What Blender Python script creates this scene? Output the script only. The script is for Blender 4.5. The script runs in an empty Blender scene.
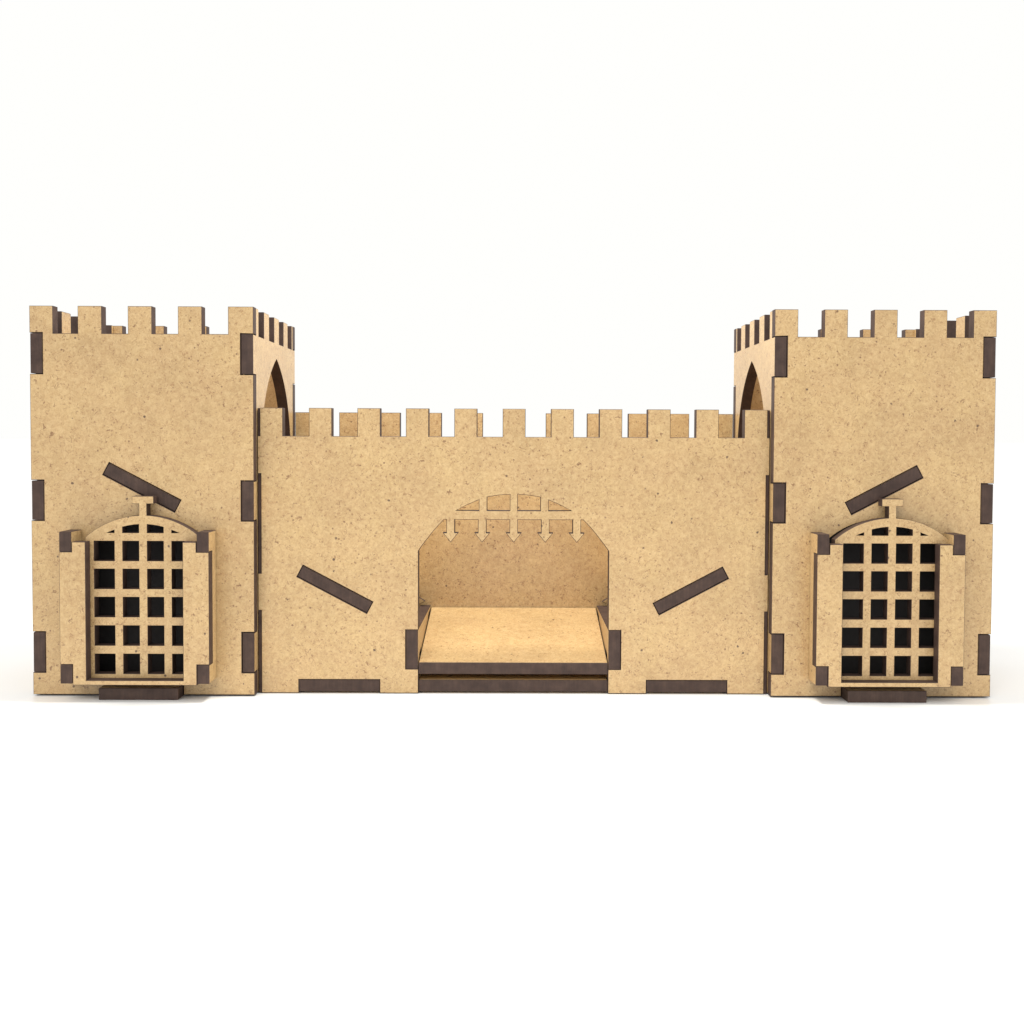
import bpy, bmesh, math, random
from mathutils import Vector, Matrix
from mathutils.geometry import tessellate_polygon

scene = bpy.context.scene
C = scene.collection
S = 0.00025            # one modelling unit is a quarter of a millimetre
T = 12.0               # board thickness, 3 mm
BEV = 0.5

# ------------------------------------------------------------------ camera
F, PX, PY = 1070.6, 522.54, 474.05
pitch, yaw, roll = 0.0330, 0.0064, -0.0041
cd = bpy.data.cameras.new('camera')
cam = bpy.data.objects.new('camera', cd); C.objects.link(cam)
cd.sensor_width = 36.0; cd.lens = 36.0 * F / 1024.0
cd.shift_x = -(PX - 512) / 1024.0
cd.shift_y = (PY - 512) / 1024.0
cd.clip_start = 0.01; cd.clip_end = 100
Rw = (Matrix.Rotation(roll, 3, 'Y').inverted() @ Matrix.Rotation(pitch, 3, 'X') @ Matrix.Rotation(yaw, 3, 'Z'))
R = Rw.inverted() @ Matrix.Rotation(math.radians(90), 3, 'X')
cam.matrix_world = Matrix.Translation(Vector((1.793, -1076.37, 261.02)) * S) @ R.to_4x4()
scene.camera = cam

# ------------------------------------------------------------------ light
w = bpy.data.worlds.new('World'); scene.world = w; w.use_nodes = True
bg = w.node_tree.nodes['Background']
bg.inputs[0].default_value = (1.0, 0.999, 0.98, 1); bg.inputs[1].default_value = 1.0
sd = bpy.data.lights.new('key_light', 'SUN'); sd.energy = 1.02; sd.angle = math.radians(35)
sd.color = (1.0, 0.97, 0.92)
sun = bpy.data.objects.new('key_light', sd); C.objects.link(sun)
sun.rotation_euler = Vector((0.28, 0.75, -0.85)).to_track_quat('-Z', 'Y').to_euler()
sun.location = (-0.1, -0.3, 0.4)
ad_ = bpy.data.lights.new('overhead_lamp', 'AREA'); ad_.shape = 'RECTANGLE'; ad_.size = .05; ad_.size_y = .05; ad_.energy = .58
ad_.color = (1.0, 1.0, 0.95)
lamp = bpy.data.objects.new('overhead_lamp', ad_); C.objects.link(lamp); lamp.location = (0, .004, .225)
vs = scene.view_settings
vs.view_transform = 'Standard'; vs.look = 'None'; vs.exposure = 0.0; vs.gamma = 1.0

# ------------------------------------------------------------------ materials
def nodes(m):
    m.use_nodes = True
    nt = m.node_tree
    return nt, nt.nodes, nt.links, nt.nodes['Principled BSDF']

def coords(nt, N, L):
    tc = N.new('ShaderNodeTexCoord'); oi = N.new('ShaderNodeObjectInfo')
    sc = N.new('ShaderNodeVectorMath'); sc.operation = 'SCALE'; sc.inputs['Scale'].default_value = 1 / S
    L.new(tc.outputs['Object'], sc.inputs[0])
    mu = N.new('ShaderNodeMath'); mu.operation = 'MULTIPLY'; mu.inputs[1].default_value = 900.0
    L.new(oi.outputs['Random'], mu.inputs[0])
    ad = N.new('ShaderNodeVectorMath'); ad.operation = 'ADD'
    L.new(sc.outputs[0], ad.inputs[0]); L.new(mu.outputs[0], ad.inputs[1])
    return ad.outputs[0]

def noise(N, L, v, scale, detail=2, rough=.5, dist=0):
    n = N.new('ShaderNodeTexNoise'); n.inputs['Scale'].default_value = scale
    n.inputs['Detail'].default_value = detail; n.inputs['Roughness'].default_value = rough
    n.inputs['Distortion'].default_value = dist
    L.new(v, n.inputs['Vector']); return n.outputs['Fac']

def math_(N, L, op, a, b=None, clamp=False):
    n = N.new('ShaderNodeMath'); n.operation = op; n.use_clamp = clamp
    for i, x in enumerate((a, b)):
        if x is None: continue
        if isinstance(x, (int, float)): n.inputs[i].default_value = x
        else: L.new(x, n.inputs[i])
    return n.outputs[0]

def maprange(N, L, v, a, b, c, d):
    n = N.new('ShaderNodeMapRange'); L.new(v, n.inputs[0])
    for i, x in enumerate((a, b, c, d)): n.inputs[1 + i].default_value = x
    return n.outputs[0]

def mix(N, L, fac, a, b):
    n = N.new('ShaderNodeMix'); n.data_type = 'RGBA'
    if isinstance(fac, (int, float)): n.inputs[0].default_value = fac
    else: L.new(fac, n.inputs[0])
    for i, x in ((6, a), (7, b)):
        if isinstance(x, tuple): n.inputs[i].default_value = x + (1,)
        else: L.new(x, n.inputs[i])
    return n.outputs[2]

def fibreboard():
    m = bpy.data.materials.new('fibreboard'); nt, N, L, P = nodes(m)
    v = coords(nt, N, L)
    blot = maprange(N, L, noise(N, L, v, .017, 4, .65), .38, .62, 0, 1)
    fine = maprange(N, L, noise(N, L, v, .60, 3, .7, .4), .38, .68, 0, 1)
    mid = maprange(N, L, noise(N, L, v, .21, 3, .7, .8), .42, .66, 0, 1)
    tint = maprange(N, L, noise(N, L, v, .03, 2, .5), .35, .65, 0, 1)
    c = mix(N, L, blot, (.562, .386, .176), (.452, .300, .136))
    c = mix(N, L, math_(N, L, 'MULTIPLY', tint, .35), c, (.545, .350, .172))
    c = mix(N, L, math_(N, L, 'MULTIPLY', fine, .70), c, (.37, .215, .088))
    c = mix(N, L, math_(N, L, 'MULTIPLY', mid, .36), c, (.70, .515, .265))
    # short curved dark fibres
    def fibres(scale, width, mscale, mth, dist, off):
        o = N.new('ShaderNodeVectorMath'); o.operation = 'ADD'; L.new(v, o.inputs[0]); o.inputs[1].default_value = (off, off * 2, off * 3)
        n = noise(N, L, o.outputs[0], scale, 1, .5, dist)
        a = math_(N, L, 'ABSOLUTE', math_(N, L, 'SUBTRACT', n, .5))
        line = maprange(N, L, a, width * .5, width, 1, 0)
        msk = maprange(N, L, noise(N, L, o.outputs[0], mscale, 1), mth, mth + .04, 0, 1)
        return math_(N, L, 'MULTIPLY', line, msk)
    f1 = fibres(.11, .016, .14, .56, 1.5, 11.3)
    f2 = fibres(.19, .026, .20, .54, 1.0, 57.1)
    c = mix(N, L, math_(N, L, 'MULTIPLY', f2, .62), c, (.27, .135, .05))
    c = mix(N, L, math_(N, L, 'MULTIPLY', f1, .8), c, (.20, .095, .035))
    # dark specks, clustered
    def specks(scale, r, th, off):
        o = N.new('ShaderNodeVectorMath'); o.operation = 'ADD'; L.new(v, o.inputs[0]); o.inputs[1].default_value = (off, off, off)
        vo = N.new('ShaderNodeTexVoronoi'); vo.inputs['Scale'].default_value = scale; L.new(o.outputs[0], vo.inputs['Vector'])
        sx = N.new('ShaderNodeSeparateColor'); L.new(vo.outputs['Color'], sx.inputs[0])
        on = math_(N, L, 'GREATER_THAN', sx.outputs[0], th)
        wob = math_(N, L, 'MULTIPLY', noise(N, L, v, .5, 1), r * 1.3)
        d = math_(N, L, 'ADD', vo.outputs['Distance'], wob)
        return math_(N, L, 'MULTIPLY', on, maprange(N, L, d, r * 1.3, r * 1.85, 1, 0))
    cl = maprange(N, L, noise(N, L, v, .011, 2), .42, .58, .2, 1)
    s1 = math_(N, L, 'MULTIPLY', specks(.12, .12, .5, 3.3), cl)
    s0 = math_(N, L, 'MULTIPLY', specks(.20, .19, .42, 41.9), cl)
    c = mix(N, L, math_(N, L, 'MULTIPLY', s0, .75), c, (.24, .125, .05))
    s2 = specks(.058, .075, .55, 91.7)
    c = mix(N, L, math_(N, L, 'MULTIPLY', s1, .85), c, (.16, .075, .03))
    c = mix(N, L, math_(N, L, 'MULTIPLY', s2, .9), c, (.07, .032, .016))
    L.new(c, P.inputs['Base Color'])
    P.inputs['Roughness'].default_value = .33
    P.inputs['Specular IOR Level'].default_value = .7
    b = N.new('ShaderNodeBump'); b.inputs['Strength'].default_value = .25; b.inputs['Distance'].default_value = .5 * S
    L.new(fine, b.inputs['Height']); L.new(b.outputs[0], P.inputs['Normal'])
    return m

def burnt():
    m = bpy.data.materials.new('laser_burnt_edge'); nt, N, L, P = nodes(m)
    v = coords(nt, N, L)
    a = maprange(N, L, noise(N, L, v, .08, 3, .6), .3, .7, 0, 1)
    mp = N.new('ShaderNodeMapping'); mp.inputs['Scale'].default_value = (1, 1, .06); L.new(v, mp.inputs[0])
    s = maprange(N, L, noise(N, L, mp.outputs[0], .5, 2, .6), .3, .7, 0, 1)
    c = mix(N, L, a, (.046, .026, .020), (.084, .050, .038))
    c = mix(N, L, math_(N, L, 'MULTIPLY', s, .4), c, (.030, .019, .017))
    L.new(c, P.inputs['Base Color']); P.inputs['Roughness'].default_value = .6
    P.inputs['Specular IOR Level'].default_value = .3
    return m

def near_black():
    m = bpy.data.materials.new('near_black_sheet'); nt, N, L, P = nodes(m)
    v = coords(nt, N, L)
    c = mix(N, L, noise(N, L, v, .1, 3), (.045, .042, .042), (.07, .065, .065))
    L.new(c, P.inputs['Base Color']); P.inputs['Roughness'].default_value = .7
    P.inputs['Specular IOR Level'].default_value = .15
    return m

def table_white():
    m = bpy.data.materials.new('white_table'); nt, N, L, P = nodes(m)
    v = coords(nt, N, L)
    c = mix(N, L, noise(N, L, v, .01, 2), (.90, .898, .89), (.925, .923, .915))
    L.new(c, P.inputs['Base Color'])
    P.inputs['Roughness'].default_value = .33
    P.inputs['Specular IOR Level'].default_value = .32
    return m

MDF, EDGE, BLACK, WHITE = fibreboard(), burnt(), near_black(), table_white()

# ------------------------------------------------------------------ builders
def area2(p): return sum(p[i][0] * p[(i + 1) % len(p)][1] - p[(i + 1) % len(p)][0] * p[i][1] for i in range(len(p)))

def clean(p):
    q = []
    for a in p:
        if not q or math.dist(a, q[-1]) > 1e-3: q.append((float(a[0]), float(a[1])))
    if math.dist(q[0], q[-1]) < 1e-3: q.pop()
    return q

def offset(p, d):
    """move a closed contour d to its left side (inwards when counter-clockwise), mitred"""
    n = len(p); out = []
    for i in range(n):
        a, b, c = Vector(p[i - 1]), Vector(p[i]), Vector(p[(i + 1) % n])
        u = (b - a).normalized(); v = (c - b).normalized()
        nu, nv = Vector((-u.y, u.x)), Vector((-v.y, v.x))
        k = 1 + nu.dot(nv)
        mtr = (nu + nv) / max(k, .35)
        out.append(tuple(b + mtr * d))
    return out

def panel(name, outer, holes, place, parent, t=T, face=MDF, edge=EDGE, label=None, bev=BEV):
    """laser cut board: a 2-D outline with holes, given thickness; place(a, b, depth) -> xyz in units"""
    outer = clean(outer); holes = [clean(h) for h in holes]
    if area2(outer) < 0: outer.reverse()
    for h in holes:
        if area2(h) > 0: h.reverse()
    loops = [outer] + holes
    bm = bmesh.new()
    inner = [offset(l, bev) for l in loops]
    rings = []
    for l, q in zip(loops, inner):
        rings.append([[bm.verts.new(Vector(place(a, b, d)) * S) for a, b in pts]
                      for pts, d in ((q, 0), (l, bev), (l, t - bev), (q, t))])
    for r in rings:
        n = len(r[0])
        for k in range(3):
            for i in range(n):
                j = (i + 1) % n
                f = bm.faces.new((r[k][i], r[k][j], r[k + 1][j], r[k + 1][i])); f.material_index = 1
    tris = tessellate_polygon([[Vector((a, b, 0)) for a, b in q] for q in inner])
    for side in (0, 3):
        flat = [v for r in rings for v in r[side]]
        for tr in tris:
            try: bm.faces.new([flat[i] for i in tr])
            except ValueError: pass
    bmesh.ops.recalc_face_normals(bm, faces=bm.faces)
    me = bpy.data.meshes.new(name); bm.to_mesh(me); bm.free()
    me.materials.append(face); me.materials.append(edge)
    o = bpy.data.objects.new(name, me); C.objects.link(o)
    if parent: o.parent = parent
    if label: o['label'] = label
    return o

def thing(name, loc, label, cat, group=None):
    o = bpy.data.objects.new(name, None); C.objects.link(o)
    o.location = Vector(loc) * S; o.empty_display_size = .01
    o['label'] = label; o['category'] = cat; o['kind'] = 'thing'
    if group: o['group'] = group
    return o

def rect(x0, z0, x1, z1): return [(x0, z0), (x1, z0), (x1, z1), (x0, z1)]
def bar(p, q, wd):
    p, q = Vector(p), Vector(q); u = (q - p).normalized(); n = Vector((-u.y, u.x)) * wd / 2
    return [tuple(p - n), tuple(q - n), tuple(q + n), tuple(p + n)]

def front_plane(y): return lambda a, b, d: (a, y + d, b)
def side_plane(x, s): return lambda a, b, d: (x + s * d, a, b)      # a runs along depth
def flat_plane(z): return lambda a, b, d: (a, b, z + d)

def crenel(xs, top, low):
    """top edge, left to right, through the list of merlon spans"""
    p = []
    for a, b in xs: p += [(a, low), (a, top), (b, top), (b, low)]
    return p

# ------------------------------------------------------------------ towers
W2, H, HC, P = 111.7, 391.8, 364.4, 202.0
Z0 = 1.0               # walls clear the table; the tower stands on its floor plate
FING = ((24.0, 64.0), (177.6, 217.0), (324.6, 364.4))

def castle_tower(m, cx, label, shift):
    """m = +1: inner side towards +x (left tower); m = -1: mirrored"""
    t = thing('castle_tower', (cx, 0, 0), label, 'castle tower', 'castle towers at the two ends of the wall')
    fx = lambda pts: [(m * a, b) for a, b in pts]
    mer = [(-W2 + i * 49.97, -W2 + i * 49.97 + 23.5) for i in range(5)]
    if m > 0: mer = [mer[0]] + [(a - 1.8, b - 1.3) for a, b in mer[1:4]] + [(mer[4][0] - 1.8, mer[4][1])]
    nd = T + 1.0
    def wall(extra_bottom):
        o = [(-W2, Z0)] if not extra_bottom else [(-W2, Z0), (-39.8, Z0), (-39.8, 12.3), (39.8, 12.3), (39.8, Z0)]
        o += [(W2, Z0)]
        for a, b in FING[:2]: o += [(W2, a - .7), (W2 - nd, a - .7), (W2 - nd, b + .7), (W2, b + .7)]
        a = FING[2][0]; o += [(W2, a - .7), (W2 - nd, a - .7), (W2 - nd, HC + .7), (W2, HC + .7)]
        top = []
        for i in range(4, -1, -1):
            x0, x1 = mer[i]
            if i == 4: top += [(x1, HC + .7), (x1, H), (x0, H), (x0, HC)]
            elif i == 0: top += [(x1, HC), (x1, H), (x0, H), (x0, HC + .7)]
            else: top += [(x1, HC), (x1, H), (x0, H), (x0, HC)]
        o += top
        o += [(-W2 + nd, HC + .7), (-W2 + nd, a - .7), (-W2, a - .7)]
        for a, b in FING[1::-1]: o += [(-W2, b + .7), (-W2 + nd, b + .7), (-W2 + nd, a - .7), (-W2, a - .7)]
        return o
    # gate opening, round headed
    hole = [(-57, 17.5), (57, 17.5)]
    ah = math.asin(57 / 84)
    for k in range(19):
        an = ah - k * 2 * ah / 18; hole.append((84 * math.sin(an), 97.4 + 84 * math.cos(an)))
    slot_p, slot_q = (-36.6, 229.4), (35.2, 191.8)
    slot = bar(slot_p, slot_q, 14.2)
    front = panel('front_panel', fx(wall(True)), [fx(hole), fx(slot)], front_plane(0), t)
    panel('back_panel', fx(wall(False)), [], front_plane(P - T), t)
    # side walls: fingers reach through the front and the back panel
    def side(arch, x):
        ym = [(0.15, 23), (47, 70), (94, 117.5), (140.5, 162.5), (184.5, P - .15)]
        e = T + .2
        o = [(e, Z0), (P - e, Z0)]
        for a, b in FING[:2]: o += [(P - e, a), (P - .1, a), (P - .1, b), (P - e, b)]
        o += [(P - e, FING[2][0]), (P - .1, FING[2][0]), (P - .1, HC), (P - e, HC)]
        for i in (4, 3, 2, 1, 0):
            a, b = ym[i]
            if i == 4: b = P - e
            if i == 0: a = e
            o += [(b, HC), (b, H), (a, H), (a, HC)]
        o += [(.1, HC), (.1, FING[2][0]), (e, FING[2][0])]
        for a, b in FING[1::-1]: o += [(e, b), (.1, b), (.1, a), (e, a)]
        h = []
        if arch:
            tab = [(0, 0), (6, 12), (15.5, 26), (26, 38.5), (40, 50.5), (54, 59), (68, 65), (83, 69.3), (100, 72.3), (120, 73.5), (150, 73.5)]
            fine = []
            for (d0, w0), (d1, w1) in zip(tab, tab[1:]):
                for k in range(3): fine.append((d0 + (d1 - d0) * k / 3, w0 + (w1 - w0) * k / 3))
            fine.append(tab[-1])
            # smooth the table a little
            for _ in range(3):
                fine = [fine[0]] + [((fine[i - 1][0] + 2 * fine[i][0] + fine[i + 1][0]) / 4, (fine[i - 1][1] + 2 * fine[i][1] + fine[i + 1][1]) / 4) for i in range(1, len(fine) - 1)] + [fine[-1]]
            ap = 347.2
            h = [[(105.5 + w_, ap - d) for d, w_ in fine] + [(105.5 - w_, ap - d) for d, w_ in reversed(fine[1:])]]
        panel('side_panel', o, h, side_plane(x, -1 if x > 0 else 1), t,
              label='inner side wall pierced by a tall pointed arch' if arch else None)
    side(True, m * (W2 - .3)); side(False, -m * (W2 - .6))
    # diagonal board running through the tower, its end flush in the slot
    p, q = Vector(slot_p), Vector(slot_q); u = (q - p).normalized()
    def board(a, b, d): v = p + u * a; n = Vector((-u.y, u.x)) * b; return (m * (v.x + n.x), .3 + d, v.y + n.y)
    ln = (q - p).length
    ol = [(-68, -6.3), (-68, 6.3)]
    panel('sloped_board', [(.6, 0), (ln - .6, 0), (ln - .6, T + .5), (ln + 50, T + .5), (ln + 50, P - T - 1), (-68, P - T - 1), (-68, T + .5), (.6, T + .5)], [],
          lambda a, b, d: board(a, d - 6.3, b), t, t=12.6)  # hidden width extended to block light from the open top
    # floor plate, its tab sticking out under the gate
    fw = 39.3; fy = -16.5 if m > 0 else -20
    panel('floor_plate', [(-fw, fy), (fw, fy), (fw, T + .3), (W2 - T - 1, T + .3), (W2 - T - 1, P - T - .5), (-W2 + T + 1, P - T - .5), (-W2 + T + 1, T + .3), (-fw, T + .3)], [],
          flat_plane(-.5), t, t=12)
    panel('black_backing', rect(-W2 + T + 1, 13, W2 - T - 1, 186), [], front_plane(44), t, t=4, face=BLACK, edge=BLACK)  # near-black sheet set behind the gate opening
    # ---- gate frame
    o = [(-61, 16.4), (61, 16.4), (61, 36.9), (73.5, 36.9), (73.5, 148.2), (61, 148.2), (61, 158), (47.6, 158), (47.6, 21.2),
         (-47.6, 21.2), (-47.6, 158), (-61, 158), (-61, 148.2), (-73.5, 148.2), (-73.5, 36.9), (-61, 36.9)]
    fr = panel('gate_frame', o, [], front_plane(-26), t)
    for s in (-1, 1):
        panel('frame_cheek', [(-.15, 18), (-25.8, 18), (-25.8, 36.6), (-13.8, 36.6), (-13.8, 148.5), (-25.8, 148.5), (-25.8, 168), (-.15, 168)], [],
              side_plane(s * 73.3, -s), fr, t=11.9)
    # ---- portcullis, standing loose in its slot
    cols = [(-48.6, -28.4), (-20.3, -4.1), (4.1, 20.3), (28.4, 48.6)]
    rows = [(25, 45), (53.4, 73.4), (81.9, 101.9), (110.1, 130), (138, 157.8)]
    zc, r_out, r_in = 183.4 - 86, 86, 77.2
    ol = [(-57.3, 17.5), (57.3, 17.5)]
    a0 = math.asin(57.3 / r_out); a1 = math.asin(3.8 / r_out)
    for k in range(13):
        a = a0 + (a1 - a0) * k / 12; ol.append((r_out * math.sin(a), zc + r_out * math.cos(a)))
    ol += [(3.8, 195), (10.6, 195), (10.6, 202.4), (-10.6, 202.4), (-10.6, 195), (-3.8, 195)]
    for k in range(13):
        a = a1 + (a0 - a1) * k / 12; ol.append((-r_out * math.sin(a), zc + r_out * math.cos(a)))
    hs = [rect(x0, z0, x1, z1) for x0, x1 in cols for z0, z1 in rows]
    za = 166.0
    ri = lambda x: zc + math.sqrt(r_in ** 2 - x * x)
    for s in (-1, 1):
        hs.append([(s * 4.1, za), (s * 20.3, za)] + [(s * x, ri(x)) for x in (20.3, 15, 10, 4.1)])
        hs.append([(s * 28.4, za), (s * 36.4, za), (s * 32.5, 167.3), (s * 28.4, 168.9)])
    ol = [(a + shift[0], b) for a, b in ol]; hs = [[(a + shift[0], b) for a, b in h] for h in hs]
    panel('portcullis', ol, hs, front_plane(shift[1]), t, t=11.7, bev=.3)
    return t

castle_tower(1, -372.8, 'tall fibreboard tower left of the arched wall, diagonal slot above its portcullis falling right', (4.6, -13.2))
castle_tower(-1, 372.8, 'tall fibreboard tower right of the arched wall, diagonal slot above its portcullis rising right', (4.8, -13.6))

# ------------------------------------------------------------------ wall with the gateway
def gatehouse():
    s = 13.4; X = 260.7; HT, HL = 291.4, 262.9; B = 212.0
    t = thing('castle_gatehouse', (0, 0, 0), 'low crenellated fibreboard wall with spiked archway and sloping tray, between the two tall towers', 'gatehouse')
    mer = [(i * 49.2 - 11.6, i * 49.2 + 11.6) for i in range(-5, 6)]
    mer[0] = (-258.2, mer[0][1] - .6); mer[-1] = (mer[-1][0] + .2, 258.2)
    def outline(notches):
        o = [(X, 0)] if not notches else []
        side = []
        if notches:
            side = [(257.3, 0), (257.3, 84.7), (X, 84.7), (X, 122.7), (257.3, 122.7), (257.3, 224.5), (X, 224.5), (X, HL), (258.2, HL)]
        else: side = [(X, 0), (X, HL), (258.2, HL)]
        right = side
        top = []
        for i in range(10, -1, -1):
            a, b = mer[i]; top += [(b, HL), (b, HT), (a, HT), (a, HL)]
        left = [(-a, b) for a, b in reversed(side)]
        return right + top + left
    D = 97.2
    arch = [(97.2, 146), (95.8, 148.3), (93.2, 152), (88.2, 158.5), (82.8, 165.4), (77.3, 171.8), (71.0, 178.3)]
    sx = [i * 32.2 for i in range(-2, 3)]
    ceil = [(71.0, 178.3)]
    for c in reversed(sx):
        ceil += [(c + 4.2, 178.3), (c + 4.2, 164.8), (c + 8, 164.8), (c, 155), (c - 8, 164.8), (c - 4.2, 164.8), (c - 4.2, 178.3)]
    ceil += [(-71.0, 178.3)]
    nz, fz = 13.9, (24.8, 65.2)
    half = lambda sg: None
    # bottom edge of the front panel: door opening, notches for cheeks and floor tabs
    bottom = [(-257.3, 0), (-219.4, 0), (-219.4, nz), (-136.6, nz), (-136.6, 0), (-D, 0), (-D, fz[0]), (-110.2, fz[0]), (-110.2, fz[1]), (-D, fz[1])]
    door = [(-a, b) for a, b in arch] + list(reversed(ceil))[1:-1] + list(reversed(arch))
    bottom += door + [(a * -1, b) for a, b in reversed([(-257.3, 0), (-219.4, 0), (-219.4, nz), (-136.6, nz), (-136.6, 0), (-D, 0), (-D, fz[0]), (-110.2, fz[0]), (-110.2, fz[1]), (-D, fz[1])])]
    full = bottom + outline(True)[1:-1]
    ups = []
    for sg in (-1, 1):
        ups.append([(sg * 4.0, 187.6), (sg * 27.2, 187.6), (sg * 27.2, 201.5), (sg * 16, 203.3), (sg * 4.0, 204.3)])
        ups.append([(sg * 35.6, 187.6), (sg * 59.2, 187.6), (sg * 48, 193.2), (sg * 35.6, 198.5)])
    b1, b2 = (-218.0, 125.3), (-146.7, 87.8)
    m1, m2 = (216.9, 124.8), (146.0, 87.2)
    panel('front_panel', full, ups + [bar(b1, b2, 13.6), bar(m1, m2, 13.6)], front_plane(s), t)
    panel('back_panel', [(X, 0), (X, HT)] + outline(False)[4:-4] + [(-X, HT), (-X, 0)], [], front_plane(B - T), t)
    for sg in (-1, 1):
        panel('side_panel', [(s + 1.2, 0), (B - T - .3, 0), (B - T - .3, 262), (s + 14, 262), (s + 14, HT - .4), (s + 1.2, HT - .4)], [],
              side_plane(sg * 260.8, -sg), t)
        p, q = (Vector(b1), Vector(b2)) if sg < 0 else (Vector(m1), Vector(m2))
        u = (q - p).normalized(); n = Vector((-u.y, u.x)); ln = (q - p).length
        def pl(a, b, d, p=p, u=u, n=n, s=s): v = p + u * a + n * (d - 6.1); return (v.x, s + .4 + b, v.y)
        panel('sloped_board', [(.6, 0), (ln - .6, 0), (ln - .6, T), (ln + 22, T), (ln + 22, 158), (-26, 158), (-26, T), (.6, T)], [], pl, t, t=12.2)
        # cheek beside the tray, its finger showing in the front panel
        sl = (62 - 31.5) / 162.0
        zf = lambda y: 31.5 + sl * (y - s)
        hs = []
        for ya, yb in ((s + 16, s + 34), (s + 128, s + 150)):
            hs.append([(ya, zf(ya) - 10), (yb, zf(yb) - 10), (yb, zf(yb) + 2.6), (ya, zf(ya) + 2.6)])
        panel('tray_cheek', [(s + .15, 25.1), (s + T + .3, 25.1), (s + T + .3, 13.6), (178, 13.6), (178, 65), (s + .15, 65)], hs,
              side_plane(sg * 109.8, -sg), t, t=12.3)
        # added triangle behind the cheek, standing in for the sloped board's bright end
        panel('board_end_standin', [(sg * 103.5, 70.5), (sg * 115, 64.8), (sg * 115, 78)], [], front_plane(171.5), t, t=5)
    # tray floor rises towards the back
    def tray(a, b, d): return (a, b, 31.4 - T + (62 - 31.4) * (b - s) / 162 + d)
    panel('tray_floor', [(-96.8, s + .6), (96.8, s + .6), (96.8, 178), (-96.8, 178)], [], tray, t)
    panel('inner_wall', rect(-247, 20, 247, 252), [], front_plane(178.6), t, t=11)
    panel('floor_plate', [(-248, s + T + .4), (-219, s + T + .4), (-219, s + .3), (-137, s + .3), (-137, s + T + .4), (-96.8, s + T + .4), (-96.8, s + 1.5),
                          (96.8, s + 1.5), (96.8, s + T + .4), (137, s + T + .4), (137, s + .3), (219, s + .3), (219, s + T + .4), (248, s + T + .4),
                          (248, B - T - .5), (-248, B - T - .5)], [], flat_plane(1.6), t, t=12)
    return t
gatehouse()

# ------------------------------------------------------------------ table top
bm = bmesh.new()
q = [bm.verts.new((x, y, -0.6 * S)) for x, y in ((-12, -3), (12, -3), (12, 30), (-12, 30))]
bm.faces.new(q); me = bpy.data.meshes.new('table_top'); bm.to_mesh(me); bm.free()
me.materials.append(WHITE)
g = bpy.data.objects.new('table_top', me); C.objects.link(g); g['kind'] = 'structure'
